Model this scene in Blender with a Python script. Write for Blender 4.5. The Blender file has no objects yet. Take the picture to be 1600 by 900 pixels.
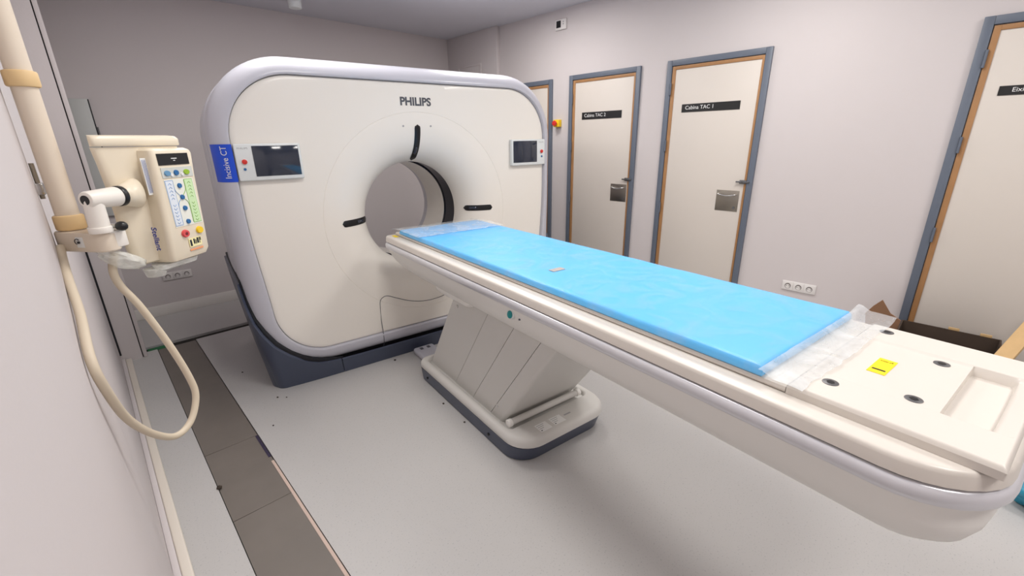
import bpy, bmesh, math, random
import numpy as np
from mathutils import Vector, Matrix, noise

random.seed(7)
SC = bpy.context.scene
C = SC.collection
PI = math.pi

# ------------------------------------------------------------------ camera
F_PX, PITCH, ROLL, HEAD, CAM_H = 684.886, math.radians(18.6702), math.radians(-0.96088), math.radians(43.5505), 1.5
rt = Vector((math.cos(HEAD), -math.sin(HEAD), 0)); fh = Vector((math.sin(HEAD), math.cos(HEAD), 0)); zz = Vector((0, 0, 1))
fwd = fh * math.cos(PITCH) - zz * math.sin(PITCH); up = fh * math.sin(PITCH) + zz * math.cos(PITCH)
cr, sr = math.cos(ROLL), math.sin(ROLL)
cx, cy = rt * cr + up * sr, up * cr - rt * sr
cam_d = bpy.data.cameras.new('camera'); cam = bpy.data.objects.new('camera', cam_d); C.objects.link(cam)
cam.matrix_world = Matrix(((cx.x, cy.x, -fwd.x, 0), (cx.y, cy.y, -fwd.y, 0), (cx.z, cy.z, -fwd.z, CAM_H), (0, 0, 0, 1)))
cam_d.sensor_fit = 'HORIZONTAL'; cam_d.sensor_width = 36; cam_d.lens = F_PX * 36 / 1600
cam_d.clip_start = 0.01; cam_d.clip_end = 60
SC.camera = cam

def ray(px, py):
    d = cx * ((px - 800) / F_PX) - cy * ((py - 450) / F_PX) + fwd
    return d
def at_floor(px, py, z=0.0):
    d = ray(px, py); t = (z - CAM_H) / d.z; return Vector((d.x * t, d.y * t, z))
def at_x(px, py, X):
    d = ray(px, py); t = X / d.x; return Vector((X, d.y * t, CAM_H + d.z * t))
def at_y(px, py, Y):
    d = ray(px, py); t = Y / d.y; return Vector((d.x * t, Y, CAM_H + d.z * t))

# ------------------------------------------------------------------ world, exposure
w = bpy.data.worlds.new('world'); SC.world = w; w.use_nodes = True
w.node_tree.nodes['Background'].inputs[0].default_value = (0.75, 0.8, 0.9, 1)
w.node_tree.nodes['Background'].inputs[1].default_value = 0.4
vs = SC.view_settings
vs.view_transform = 'Standard'; vs.look = 'None'; vs.gamma = 1.0; vs.use_curve_mapping = False
vs.exposure = 1.08
LAMP_POWER = 9.0           # radiance of the ceiling panels

# ------------------------------------------------------------------ materials
def lin(c):
    return tuple((v / 12.92 if v <= 0.04045 else ((v + 0.055) / 1.055) ** 2.4) for v in c)
def rgb(r, g, b): return lin((r / 255, g / 255, b / 255))
MATS = {}
def mat(name, col, rough=0.5, metal=0.0, var=0.0, vscale=8.0, bump=0.0, bscale=200.0, coat=0.0, emit=0.0, spec=0.5, speck=None):
    if name in MATS: return MATS[name]
    m = bpy.data.materials.new(name); m.use_nodes = True; MATS[name] = m
    nt = m.node_tree; b = nt.nodes['Principled BSDF']
    b.inputs['Base Color'].default_value = (*col, 1); b.inputs['Roughness'].default_value = rough
    b.inputs['Metallic'].default_value = metal; b.inputs['Specular IOR Level'].default_value = spec
    b.inputs['Coat Weight'].default_value = coat; b.inputs['Coat Roughness'].default_value = 0.1
    if emit:
        b.inputs['Emission Color'].default_value = (*col, 1); b.inputs['Emission Strength'].default_value = emit
    tc = nt.nodes.new('ShaderNodeTexCoord')
    src = None
    if var:
        n = nt.nodes.new('ShaderNodeTexNoise'); n.inputs['Scale'].default_value = vscale; n.inputs['Detail'].default_value = 5
        nt.links.new(tc.outputs['Object'], n.inputs['Vector'])
        mx = nt.nodes.new('ShaderNodeMix'); mx.data_type = 'RGBA'
        mx.inputs[6].default_value = (*[c * (1 - var) for c in col], 1); mx.inputs[7].default_value = (*[min(1, c * (1 + var)) for c in col], 1)
        nt.links.new(n.outputs['Fac'], mx.inputs[0]); src = mx.outputs[2]
    if speck:
        n2 = nt.nodes.new('ShaderNodeTexNoise'); n2.inputs['Scale'].default_value = speck[0]; n2.inputs['Detail'].default_value = 2
        nt.links.new(tc.outputs['Object'], n2.inputs['Vector'])
        rp = nt.nodes.new('ShaderNodeValToRGB'); rp.color_ramp.elements[0].position = 0.62; rp.color_ramp.elements[1].position = 0.72
        nt.links.new(n2.outputs['Fac'], rp.inputs[0])
        mx2 = nt.nodes.new('ShaderNodeMix'); mx2.data_type = 'RGBA'; mx2.inputs[6].default_value = (*col, 1)
        if src: nt.links.new(src, mx2.inputs[6])
        mx2.inputs[7].default_value = (*speck[1], 1); nt.links.new(rp.outputs[0], mx2.inputs[0]); src = mx2.outputs[2]
    if src: nt.links.new(src, b.inputs['Base Color'])
    if bump:
        n3 = nt.nodes.new('ShaderNodeTexNoise'); n3.inputs['Scale'].default_value = bscale; n3.inputs['Detail'].default_value = 3
        nt.links.new(tc.outputs['Object'], n3.inputs['Vector'])
        bp = nt.nodes.new('ShaderNodeBump'); bp.inputs['Strength'].default_value = bump; bp.inputs['Distance'].default_value = 0.002
        nt.links.new(n3.outputs['Fac'], bp.inputs['Height']); nt.links.new(bp.outputs[0], b.inputs['Normal'])
    return m
def film_mat(name, col, base_fac, wr_fac, scale=18.0, rough=0.12):
    m = bpy.data.materials.new(name); m.use_nodes = True; MATS[name] = m
    nt = m.node_tree; b = nt.nodes['Principled BSDF']; out = nt.nodes['Material Output']
    b.inputs['Base Color'].default_value = (*col, 1); b.inputs['Roughness'].default_value = rough
    tr = nt.nodes.new('ShaderNodeBsdfTransparent'); tr.inputs[0].default_value = (0.97, 0.98, 0.98, 1)
    tc = nt.nodes.new('ShaderNodeTexCoord'); n = nt.nodes.new('ShaderNodeTexNoise')
    n.inputs['Scale'].default_value = scale; n.inputs['Detail'].default_value = 4; n.inputs['Distortion'].default_value = 1.5
    nt.links.new(tc.outputs['Object'], n.inputs['Vector'])
    mr = nt.nodes.new('ShaderNodeMapRange'); mr.inputs['From Min'].default_value = 0.42; mr.inputs['From Max'].default_value = 0.75
    mr.inputs['To Min'].default_value = base_fac; mr.inputs['To Max'].default_value = wr_fac
    nt.links.new(n.outputs['Fac'], mr.inputs['Value'])
    mix = nt.nodes.new('ShaderNodeMixShader'); nt.links.new(mr.outputs[0], mix.inputs[0])
    nt.links.new(tr.outputs[0], mix.inputs[1]); nt.links.new(b.outputs[0], mix.inputs[2]); nt.links.new(mix.outputs[0], out.inputs[0])
    bp = nt.nodes.new('ShaderNodeBump'); bp.inputs['Strength'].default_value = 0.35; bp.inputs['Distance'].default_value = 0.004
    nt.links.new(n.outputs['Fac'], bp.inputs['Height']); nt.links.new(bp.outputs[0], b.inputs['Normal'])
    return m

M_WALL = mat('wall_paint', rgb(208, 201, 201), 0.75, var=0.02, vscale=2.0, bump=0.15, bscale=90, spec=0.25)
M_CEIL = mat('ceiling_plaster', rgb(208, 208, 216), 0.9, var=0.04, vscale=1.3, spec=0.1)
M_VINYL = mat('floor_vinyl', rgb(190, 188, 187), 0.42, var=0.03, vscale=3, speck=(150, rgb(164, 164, 165)), bump=0.05, bscale=300)
M_SUB = mat('screed', rgb(45, 43, 40), 0.9, var=0.2, vscale=15)
M_TILE = mat('slate_tile', rgb(116, 109, 103), 0.5, var=0.16, vscale=5, bump=0.1, bscale=60)
M_SKIRT = mat('cream_trunking', rgb(222, 214, 203), 0.45)
M_BASEB = mat('baseboard_white', rgb(232, 228, 224), 0.5)
M_FRAME = mat('door_frame_blue_grey', rgb(98, 106, 120), 0.45)
M_WOOD = mat('lining_wood', rgb(164, 120, 78), 0.55, var=0.2, vscale=14)
M_LEAF = mat('door_leaf_laminate', rgb(212, 204, 196), 0.5, var=0.015, vscale=3)
M_BLACK = mat('black_plastic', rgb(16, 16, 20), 0.35)
M_SIGN = mat('sign_black', rgb(26, 25, 26), 0.4)
M_TXTW = mat('print_white', rgb(235, 235, 235), 0.5)
M_TXTD = mat('print_dark_grey', rgb(80, 82, 90), 0.5)
M_TXTL = mat('print_light_grey', rgb(165, 165, 168), 0.5)
M_STEEL = mat('brushed_steel', rgb(165, 158, 148), 0.32, metal=1.0, var=0.06, vscale=30)
M_CHROME = mat('chrome', rgb(205, 205, 205), 0.18, metal=1.0)
M_GREYMET = mat('grey_metal', rgb(120, 120, 122), 0.4, metal=0.8)
M_GANTRY = mat('gantry_white', rgb(244, 239, 231), 0.32, coat=0.2)
M_SILVER = mat('gantry_silver', rgb(198, 198, 208), 0.3, metal=0.0, coat=0.3)
M_BASE = mat('base_slate', rgb(68, 75, 94), 0.38, coat=0.1)
M_DARK = mat('dark_gap', rgb(18, 20, 28), 0.6)
M_WINDOW = mat('bore_window', rgb(14, 18, 32), 0.12)
M_SCREEN = mat('screen_glass', rgb(38, 46, 62), 0.08, coat=0.6)
M_BEZEL = mat('bezel_white', rgb(228, 232, 232), 0.4)
M_RED = mat('button_red', rgb(214, 50, 44), 0.35)
M_BLUEB = mat('button_blue', rgb(38, 104, 160), 0.35)
M_LBLUE = mat('button_light_blue', rgb(104, 150, 186), 0.4)
M_GREENB = mat('button_green', rgb(150, 186, 50), 0.4)
M_YELB = mat('button_yellow', rgb(248, 206, 34), 0.35)
M_BADGE = mat('badge_blue', rgb(20, 78, 214), 0.4)
M_TABLE = mat('table_white', rgb(222, 215, 207), 0.35, coat=0.15)
M_HULL = mat('table_hull_white', rgb(240, 238, 234), 0.45)
M_BUMPER = mat('table_bumper_silver', rgb(222, 222, 228), 0.28, metal=0.35)
M_PED = mat('pedestal_white', rgb(214, 212, 208), 0.5)
M_TEAL = mat('button_teal', rgb(24, 138, 140), 0.3)
M_LABELY = mat('label_yellow', rgb(250, 220, 24), 0.5)
M_LABELW = mat('label_white', rgb(238, 238, 236), 0.5)
M_MATT = mat('mattress_blue', rgb(90, 190, 250), 0.38, var=0.03, vscale=6)
M_FILM = film_mat('plastic_film', rgb(208, 226, 246), 0.05, 0.22, 7.0)
M_FOLD = film_mat('plastic_film_fold', rgb(236, 240, 244), 0.30, 0.55, 9.0)
M_CREAM = mat('injector_cream', rgb(232, 220, 198), 0.4, coat=0.1)
M_CREAMP = mat('pole_cream', rgb(226, 212, 194), 0.42)
M_TAN = mat('collar_tan', rgb(228, 196, 146), 0.5)
M_ARMW = mat('arm_white', rgb(240, 234, 226), 0.4)
M_CLEAR = film_mat('clear_plastic', rgb(246, 246, 240), 0.45, 0.7, 20.0)
M_CABLE = mat('cable_cream', rgb(214, 200, 178), 0.5)
M_CARD = mat('cardboard', rgb(150, 112, 84), 0.85, var=0.12, vscale=12)
M_CARDD = mat('cardboard_dark', rgb(74, 60, 50), 0.85, var=0.2, vscale=12)
M_PLANK = mat('raw_plank', rgb(206, 172, 124), 0.7, var=0.12, vscale=20)
M_CAB = mat('cabinet_grey', rgb(196, 198, 196), 0.5)
M_SOCK = mat('socket_white', rgb(226, 222, 220), 0.45)
M_SOCKD = mat('socket_grey', rgb(120, 114, 112), 0.5)
M_GREEN = mat('green_tape', rgb(30, 110, 66), 0.6)
M_BAG = mat('bag_blue_green', rgb(40, 140, 170), 0.4, var=0.5, vscale=25)
M_GLUE = mat('glue_residue', rgb(206, 184, 172), 0.7, var=0.08, vscale=20)
M_LAMP = mat('lamp_diffuser', (1.0, 0.965, 0.92), 0.5, emit=LAMP_POWER)

# ------------------------------------------------------------------ helpers
def link(name, me, m, parent=None, smooth=40):
    o = bpy.data.objects.new(name, me); C.objects.link(o)
    if m: me.materials.append(m)
    if smooth:
        me.shade_smooth(); me.set_sharp_from_angle(angle=math.radians(smooth))
    if parent: o.parent = parent
    return o
def mesh(name, vs_, fs, m, parent=None, smooth=40, fix=True):
    me = bpy.data.meshes.new(name); me.from_pydata([tuple(v) for v in vs_], [], fs); me.update()
    if fix:
        bm = bmesh.new(); bm.from_mesh(me); bmesh.ops.recalc_face_normals(bm, faces=bm.faces); bm.to_mesh(me); bm.free()
    return link(name, me, m, parent, smooth)
def from_bm(name, bm, m, parent=None, smooth=40):
    me = bpy.data.meshes.new(name); bm.to_mesh(me); bm.free()
    return link(name, me, m, parent, smooth)
def bm_box(lo, hi, bevel=0.0, seg=2):
    bm = bmesh.new(); bmesh.ops.create_cube(bm, size=1)
    for v in bm.verts:
        v.co = Vector([lo[i] + (v.co[i] + 0.5) * (hi[i] - lo[i]) for i in range(3)])
    if bevel: bmesh.ops.bevel(bm, geom=list(bm.edges), offset=bevel, segments=seg, affect='EDGES', profile=0.5)
    return bm
def box(name, lo, hi, m, parent=None, bevel=0.0, seg=2, xf=None):
    lo, hi = [min(a, b) for a, b in zip(lo, hi)], [max(a, b) for a, b in zip(lo, hi)]
    bm = bm_box(lo, hi, bevel, seg)
    if xf:
        for v in bm.verts: v.co = xf(v.co)
    bmesh.ops.recalc_face_normals(bm, faces=bm.faces)
    return from_bm(name, bm, m, parent)
def cyl(name, a, b, r, m, parent=None, r2=None, n=24, bevel=0.0):
    a, b = Vector(a), Vector(b); d = b - a; L = d.length
    bm = bmesh.new(); bmesh.ops.create_cone(bm, cap_ends=True, segments=n, radius1=r, radius2=r if r2 is None else r2, depth=L)
    if bevel:
        es = [e for e in bm.edges if any(len(f.verts) > 4 for f in e.link_faces)]
        bmesh.ops.bevel(bm, geom=es, offset=bevel, segments=2, affect='EDGES', profile=0.5)
    q = d.to_track_quat('Z', 'Y'); mid = (a + b) / 2
    for v in bm.verts: v.co = q @ v.co + mid
    return from_bm(name, bm, m, parent)
def tube(name, pts, r, m, parent=None, n=10, sub=6):
    P = [Vector(p) for p in pts]; S = []
    for i in range(len(P) - 1):
        p0, p1, p2, p3 = P[max(0, i - 1)], P[i], P[i + 1], P[min(len(P) - 1, i + 2)]
        for k in range(sub):
            t = k / sub
            S.append(0.5 * ((2 * p1) + (p2 - p0) * t + (2 * p0 - 5 * p1 + 4 * p2 - p3) * t * t + (3 * p1 - p0 - 3 * p2 + p3) * t ** 3))
    S.append(P[-1])
    vs_, fs = [], []
    t0 = (S[1] - S[0]).normalized(); nrm = t0.orthogonal().normalized()
    for i, p in enumerate(S):
        t = (S[min(i + 1, len(S) - 1)] - S[max(i - 1, 0)]).normalized()
        nrm = (nrm - t * nrm.dot(t)).normalized(); bn = t.cross(nrm)
        for k in range(n):
            a = 2 * PI * k / n; vs_.append(p + nrm * (r * math.cos(a)) + bn * (r * math.sin(a)))
    for i in range(len(S) - 1):
        for k in range(n):
            fs.append((i * n + k, i * n + (k + 1) % n, (i + 1) * n + (k + 1) % n, (i + 1) * n + k))
    fs.append(tuple(range(n))); fs.append(tuple((len(S) - 1) * n + k for k in range(n)))
    return mesh(name, vs_, fs, m, parent)
def loft(name, loops, m, parent=None, cap0=True, cap1=True, closed=True, smooth=40):
    n = len(loops[0]); vs_ = [v for l in loops for v in l]; fs = []
    for i in range(len(loops) - 1):
        for k in range(n if closed else n - 1):
            fs.append((i * n + k, i * n + (k + 1) % n, (i + 1) * n + (k + 1) % n, (i + 1) * n + k))
    if cap0: fs.append(tuple(range(n)))
    if cap1: fs.append(tuple((len(loops) - 1) * n + k for k in range(n)))
    return mesh(name, vs_, fs, m, parent, smooth)
def rrect(x0, x1, y0, y1, radii, n=8):
    """rounded rectangle loop; radii for corners (x0,y0),(x1,y0),(x1,y1),(x0,y1)"""
    pts = []
    for (px, py, sx, sy, a0), r in zip(((x0, y0, 1, 1, PI), (x1, y0, -1, 1, 1.5 * PI), (x1, y1, -1, -1, 0), (x0, y1, 1, -1, 0.5 * PI)), radii):
        ccx, ccy = px + sx * r, py + sy * r
        for k in range(n + 1):
            a = a0 + 0.5 * PI * k / n; pts.append((ccx + r * math.cos(a), ccy + r * math.sin(a)))
    return pts
def grid(name, xs, ys, zf, m, parent=None, smooth=60, fix=True):
    vs_ = [(x, y, zf(x, y)) for y in ys for x in xs]; nx = len(xs); fs = []
    for j in range(len(ys) - 1):
        for i in range(nx - 1):
            fs.append((j * nx + i, j * nx + i + 1, (j + 1) * nx + i + 1, (j + 1) * nx + i))
    o = mesh(name, vs_, fs, m, parent, smooth, fix=False)
    bm = bmesh.new(); bm.from_mesh(o.data)
    bm.faces.ensure_lookup_table()
    if bm.faces[0].normal.z < 0: bmesh.ops.reverse_faces(bm, faces=bm.faces)
    bm.to_mesh(o.data); bm.free()
    return o
def text(name, body, size, m, fn, parent=None, align='LEFT', bold=0.0, shear=0.0, depth=0.0006, width=None):
    """letters as a mesh; fn maps (x, y, z) of the flat text to its place. width: fit to that width"""
    cu = bpy.data.curves.new(name, 'FONT'); cu.body = body; cu.size = size; cu.align_x = align; cu.align_y = 'CENTER'
    cu.offset = bold; cu.shear = shear; cu.extrude = depth; cu.resolution_u = 4
    t = bpy.data.objects.new('tmp_text', cu); C.objects.link(t)
    dg = bpy.context.evaluated_depsgraph_get(); dg.update()
    me = bpy.data.meshes.new_from_object(t.evaluated_get(dg)); bpy.data.objects.remove(t); bpy.data.curves.remove(cu)
    me.name = name
    k = 1.0
    if width:
        xs_ = [v.co.x for v in me.vertices]; k = width / (max(xs_) - min(xs_))
    for v in me.vertices: v.co = fn(v.co.x * k, v.co.y, v.co.z)
    me.materials.clear()
    return link(name, me, m, parent, 0)
def thing(name, label, cat, loc=(0, 0, 0), rotz=0.0, group=None, kind=None):
    o = bpy.data.objects.new(name, None); C.objects.link(o); o.empty_display_size = 0.1
    o.location = loc; o.rotation_euler = (0, 0, rotz)
    tag(o, label, cat, group, kind); return o
def tag(o, label=None, cat=None, group=None, kind=None):
    if label: o['label'] = label
    if cat: o['category'] = cat
    if group: o['group'] = group
    if kind: o['kind'] = kind
    return o
def struct(o, label=None):
    o['kind'] = 'structure'
    if label: o['label'] = label
    return o
def sstep(a, b, x):
    t = min(1, max(0, (x - a) / (b - a))); return t * t * (3 - 2 * t)

# ------------------------------------------------------------------ the room
XR, XS, YB, ZC = 3.7635, 3.714, 5.016, 2.70
XL, XA, YA = -0.09, -0.076, 1.47
YF = -2.5
XT0, XT1, YT0, YT1 = 0.126, 0.377, 4.15, 4.25
fl = struct(box('floor', (XT1, YF, -0.02), (XR, YT0, 0), M_VINYL), 'light grey speckled vinyl floor')
struct(box('floor_subfloor', (XL, YF, -0.06), (XR, YB, -0.0205), M_SUB, fl))
box('vinyl_sheet', (XL, YF, -0.02), (XT0, YT0 - 0.0, 0), M_VINYL, fl)
box('vinyl_sheet', (XL, YT1, -0.02), (XR, YB, 0), M_VINYL, fl)
joints = [4.147, 2.431, 1.861, 1.29, 0.72, 0.15, -0.42, -1.0, -1.6, -2.2, YF]
for a, b in zip(joints[:-1], joints[1:]):
    box('floor_tile', (XT0 + 0.003, b + 0.0015, -0.02), (XT1 - 0.004, a - 0.0015, -0.004 + random.uniform(-0.0006, 0.0006)), M_TILE, fl, bevel=0.001, seg=1)
box('glue_residue', (XT1 - 0.016, -0.5, -0.0048), (XT1 - 0.003, 2.15, -0.0022), M_GLUE, fl, bevel=0.0008, seg=1)
box('gap_strip', (XT1 - 0.016, 2.19, -0.0045), (XT1 - 0.003, 2.425, -0.0028), mat('gap_violet', rgb(48, 40, 66), 0.6), fl)
box('green_tape', (0.07, 4.165, -0.0204), (0.185, 4.235, -0.010), M_GREEN, fl, bevel=0.002)

struct(box('wall_back', (-0.4, YB, 0), (XR + 0.2, YB + 0.15, ZC), M_WALL), 'white painted back wall behind the scanner')
wr = struct(box('wall_right', (XR, YF - 0.15, 0), (XR + 0.2, YB, ZC), M_WALL), 'white painted wall with the cabin doors')
struct(box('wall_step', (XS, 4.095, 0), (XR, YB, ZC), M_WALL, wr, bevel=0.004))
wl = struct(box('wall_left', (XL - 0.2, YA, 0), (XL, 4.043, ZC), M_WALL), 'white painted wall beside the contrast injector')
struct(box('wall_plaster_edge', (XL - 0.2, YF - 0.15, 0), (XA, YA, ZC), M_WALL, wl, bevel=0.006, seg=3))
pier = struct(box('wall_pier', (XL - 0.2, 4.05, 0.0), (0.030, YB, ZC), M_WALL, wl))
struct(box('joint_filler', (XL - 0.05, 4.0435, 0.06), (XL + 0.011, 4.0495, ZC), M_DARK, wl))
struct(box('pier_groove', (0.030, 4.066, 0.0), (0.036, YB, ZC), M_DARK, wl))
struct(box('pier_edge_bead', (0.036, 4.05, 0.0), (0.060, YB, ZC), M_WALL, wl, bevel=0.004))
struct(box('wall_front', (XL - 0.2, YF - 0.15, 0), (XR + 0.2, YF, ZC), M_WALL), 'white painted wall opposite the scanner')
struct(box('ceiling', (-0.4, YF - 0.15, ZC), (XR + 0.2, YB + 0.15, ZC + 0.1), M_CEIL), 'grey plaster ceiling')
struct(box('baseboard_back', (0.062, YB - 0.012, 0), (XS, YB - 0.0002, 0.10), M_BASEB, None, bevel=0.003), 'low white baseboard along the back wall')
struct(box('baseboard_left', (-0.068, YA + 0.002, 0.0), (-0.034, 4.03, 0.030), M_SKIRT, None, bevel=0.006, seg=3), 'cream cable trunking along the foot of the left wall')
struct(box('plaster_fillet', (XL + 0.0002, YA + 0.002, 0.0), (-0.0682, 4.04, 0.034), M_WALL, wl, bevel=0.004))
hp = struct(thing('trim_1', 'white framed hatch panel high on the stepped wall', 'hatch', (XS, 4.58, 1.55)))
del hp['category']
box('panel', (-0.010, -0.20, -0.75), (-0.0005, 0.20, 0.795), M_WALL, hp, bevel=0.002)
for a, b in (((-0.018, -0.22, 0.79), (-0.0003, 0.22, 0.815)), ((-0.018, -0.22, -0.77), (-0.0003, -0.195, 0.79)), ((-0.018, 0.195, -0.77), (-0.0003, 0.22, 0.79))):
    box('frame_strip', a, b, M_WALL, hp, bevel=0.002)

# doors (local frame: x out of the wall towards the room is -X)
def door(n, y0, y1, top, label, sign=None, plate=None, latch=None, hinges=True):
    d = struct(thing('door_%d' % n, label, 'door', (XR, (y0 + y1) / 2, 0))); del d['category']
    cyl_ = (y0 + y1) / 2; a, b = y0 - cyl_, y1 - cyl_
    FW, WW = 0.043, 0.033
    e = -0.0004
    box('door_leaf', (-0.012, a + FW + WW * 0.55, 0.004), (e, b - FW - WW * 0.9, top - FW - 0.028), M_LEAF, d, bevel=0.001)
    for s, yy0, yy1 in ((0, a, a + FW), (1, b - FW, b)):
        box('frame_jamb', (-0.024, yy0, 0), (e, yy1, top), M_FRAME, d, bevel=0.002)
    box('frame_head', (-0.024, a + FW + 0.0005, top - FW), (e, b - FW - 0.0005, top), M_FRAME, d, bevel=0.002)
    for yy0, yy1 in ((a + FW + 0.004, a + FW + WW * 0.6), (b - FW - WW, b - FW - 0.004)):
        box('wood_lining', (-0.017, yy0, 0.002), (e, yy1, top - FW - 0.005), M_WOOD, d, bevel=0.001)
    box('wood_lining', (-0.017, a + FW + WW * 0.6, top - FW - 0.030), (e, b - FW - WW, top - FW - 0.005), M_WOOD, d, bevel=0.001)
    if hinges:
        for hz in (1.88, 1.43, 0.90, 0.25):
            cyl('hinge', (-0.027, b - FW - 0.004, hz - 0.045), (-0.027, b - FW - 0.004, hz + 0.045), 0.007, M_FRAME, d, n=10)
    if sign:
        sy0, sy1, z0, z1, body, tx = sign
        s = box('sign', (-0.0155, sy0 - cyl_, z0), (-0.0122, sy1 - cyl_, z1), M_SIGN, d, bevel=0.0006, seg=1)
        text('lettering', body, (z1 - z0) * 0.66, M_TXTW, lambda x, y, z: Vector((-0.0158 - z * 0.3, sy1 - cyl_ - tx - x, (z0 + z1) / 2 + y + 0.002)), s)
    if plate:
        py0, py1, z0, z1 = [plate[0] - cyl_, plate[1] - cyl_, plate[2], plate[3]]
        p = box('handle_plate', (-0.0150, py0, z0), (-0.0122, py1, z1), M_STEEL, d, bevel=0.001)
        pts = [(-0.016, py1 - 0.02, z1 - 0.028), (-0.044, py1 - 0.022, z1 - 0.030), (-0.048, (py0 + py1) / 2, z1 - 0.040), (-0.044, py0 + 0.022, z1 - 0.030), (-0.016, py0 + 0.02, z1 - 0.028)]
        tube('pull_handle', pts, 0.0055, M_CHROME, p)
        cyl('key_cylinder', (-0.0195, py0 + 0.03, z0 + 0.03), (-0.0151, py0 + 0.03, z0 + 0.03), 0.011, M_GREYMET, p, n=14)
    if latch:
        ly, lz = latch[0] - cyl_, latch[1]
        l = box('lock_bolt', (-0.034, ly - 0.055, lz - 0.006), (-0.0245, ly + 0.045, lz + 0.006), M_GREYMET, d, bevel=0.002)
        cyl('bolt_knob', (-0.046, ly, lz), (-0.034, ly, lz), 0.006, M_GREYMET, l, n=10)
        box('bolt_plate', (-0.0245, ly - 0.03, lz - 0.014), (-0.0172, ly + 0.02, lz + 0.014), M_GREYMET, l, bevel=0.001)
    return d
door(1, 1.219, 2.014, 2.098, 'cream door with blue grey frame and sign ending in 1', (1.393, 1.857, 1.694, 1.756, 'Cabina TAC 1', 0.03), (1.305, 1.482, 0.922, 1.087), (1.295, 1.158))
door(2, 2.263, 3.058, 2.093, 'cream door with blue grey frame and sign ending in 2', (2.435, 2.892, 1.679, 1.745, 'Cabina TAC 2', 0.03), (2.335, 2.510, 0.914, 1.078), (2.335, 1.127))
door(3, 3.287, 4.075, 2.085, 'cream door in blue grey frame half hidden by the scanner')
door(4, -0.78, 0.178, 2.090, 'cream exit door beside the cartons, wider than the cabin doors', (-0.42, 0.041, 1.688, 1.736, 'Eixida', 0.05), (-0.70, -0.53, 0.92, 1.085))

# ------------------------------------------------------------------ ceiling lamps (out of frame; scanner-end row added to brighten the back wall)
LAMP_W = 0.60
for lx in (1.0, 2.75):
    for ly in (-1.0, 1.0, 3.0):
        side = 'door' if lx > 2 else 'injector'
        which = {-1.0: 'furthest from the scanner', 1.0: 'middle of its row', 3.0: 'nearest the scanner'}[ly]
        t = thing('ceiling_light', 'square white ceiling light panel on the %s side, %s' % (side, which), 'ceiling light', (lx, ly, ZC), group='ceiling light panels')
        h = LAMP_W / 2
        mesh('diffuser', [(-h, -h, -0.014), (h, -h, -0.014), (h, h, -0.014), (-h, h, -0.014)], [(3, 2, 1, 0)], M_LAMP, t, 0, fix=False)
        for a, b in (((-h - .02, -h - .02), (h + .02, -h)), ((-h - .02, h), (h + .02, h + .02)), ((-h - .02, -h), (-h, h)), ((h, -h), (h + .02, h))):
            box('frame_strip', (a[0], a[1], -0.016), (b[0], b[1], -0.0003), M_BEZEL, t)
t = thing('ceiling_sensor', 'small white cylindrical detector hanging from the ceiling', 'detector', (1.70, 4.47, ZC))
cyl('mount', (0, 0, -0.012), (0, 0, -0.0003), 0.07, M_BEZEL, t, n=32, bevel=0.003)
cyl('housing', (0, 0, -0.085), (0, 0, -0.012), 0.052, M_BEZEL, t, r2=0.056, n=32, bevel=0.006)

# ------------------------------------------------------------------ CT gantry
GROT = math.radians(-7.6979); G0 = Vector((1.702, 2.678, 0))
gx = Vector((math.cos(GROT), math.sin(GROT), 0)); gy = Vector((-math.sin(GROT), math.cos(GROT), 0))
gan = thing('ct_gantry', 'large white CT scanner ring with silver rim and slate blue base', 'CT scanner', G0, GROT)
ZB = 1.005; NT = 288
def inside(x, z, hw, z0, z1, rtp, rb, taper=0.0):
    x = abs(x); hw = hw - taper * (1 - sstep(0.35, 1.15, z))
    if x > hw or z < z0 or z > z1: return False
    if z > z1 - rtp and x > hw - rtp: return (x - hw + rtp) ** 2 + (z - z1 + rtp) ** 2 <= rtp * rtp
    if z < z0 + rb and x > hw - rb: return (x - hw + rb) ** 2 + (z - z0 - rb) ** 2 <= rb * rb
    return True
def rho(th, *a):
    lo, hi = 0.3, 2.0; c, s = math.cos(th), math.sin(th)
    for _ in range(40):
        m_ = (lo + hi) / 2
        if inside(c * m_, ZB + s * m_, *a): lo = m_
        else: hi = m_
    return lo
IN = (1.088, 0.205, 1.862, 0.345, 0.30, 0.045); OUT = (1.180, 0.115, 1.963, 0.43, 0.46)
# angles: denser where the outline bends hard
TH = [2 * PI * k / NT for k in range(NT)]
RI = [rho(t, *IN) for t in TH]; RO = [rho(t, *OUT) for t in TH]
def ring(rf, y):
    return [(math.cos(t) * rf(i), y(i) if callable(y) else y, ZB + math.sin(t) * rf(i)) for i, t in enumerate(TH)]
FD = 0.22
def fy(r):
    u = min(1.0, max(0.0, (0.62 - r) / 0.26)); return FD * (1 - math.sqrt(max(0, 1 - u * u)))
# funnel ring around the bore
loops = []
for k in range(25):
    a = PI / 2 * k / 24; r = 0.62 - 0.26 * math.sin(a)
    loops.append(ring(lambda i, r=r: r, FD * (1 - math.cos(a))))
loops = loops[::-1] + [ring(lambda i: 0.655, 0.0), ring(lambda i: 0.6765, 0.0), ring(lambda i: 0.6785, 0.0022)]
loft('bore_ring', loops, M_GANTRY, gan, False, False)
loops = [ring(lambda i: 0.6785, 0.0022), ring(lambda i: 0.6805, 0.0), ring(lambda i: 0.70, 0.0)]
for s in (0.2, 0.4, 0.6, 0.8, 0.93):
    loops.append(ring(lambda i, s=s: 0.70 + (RI[i] - 0.70) * s, 0.0))
loops += [ring(lambda i: RI[i] - 0.012, 0.001), ring(lambda i: RI[i] - 0.003, 0.006), ring(lambda i: RI[i], 0.02)]
loft('front_cover', loops, M_GANTRY, gan, False, False)
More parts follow.
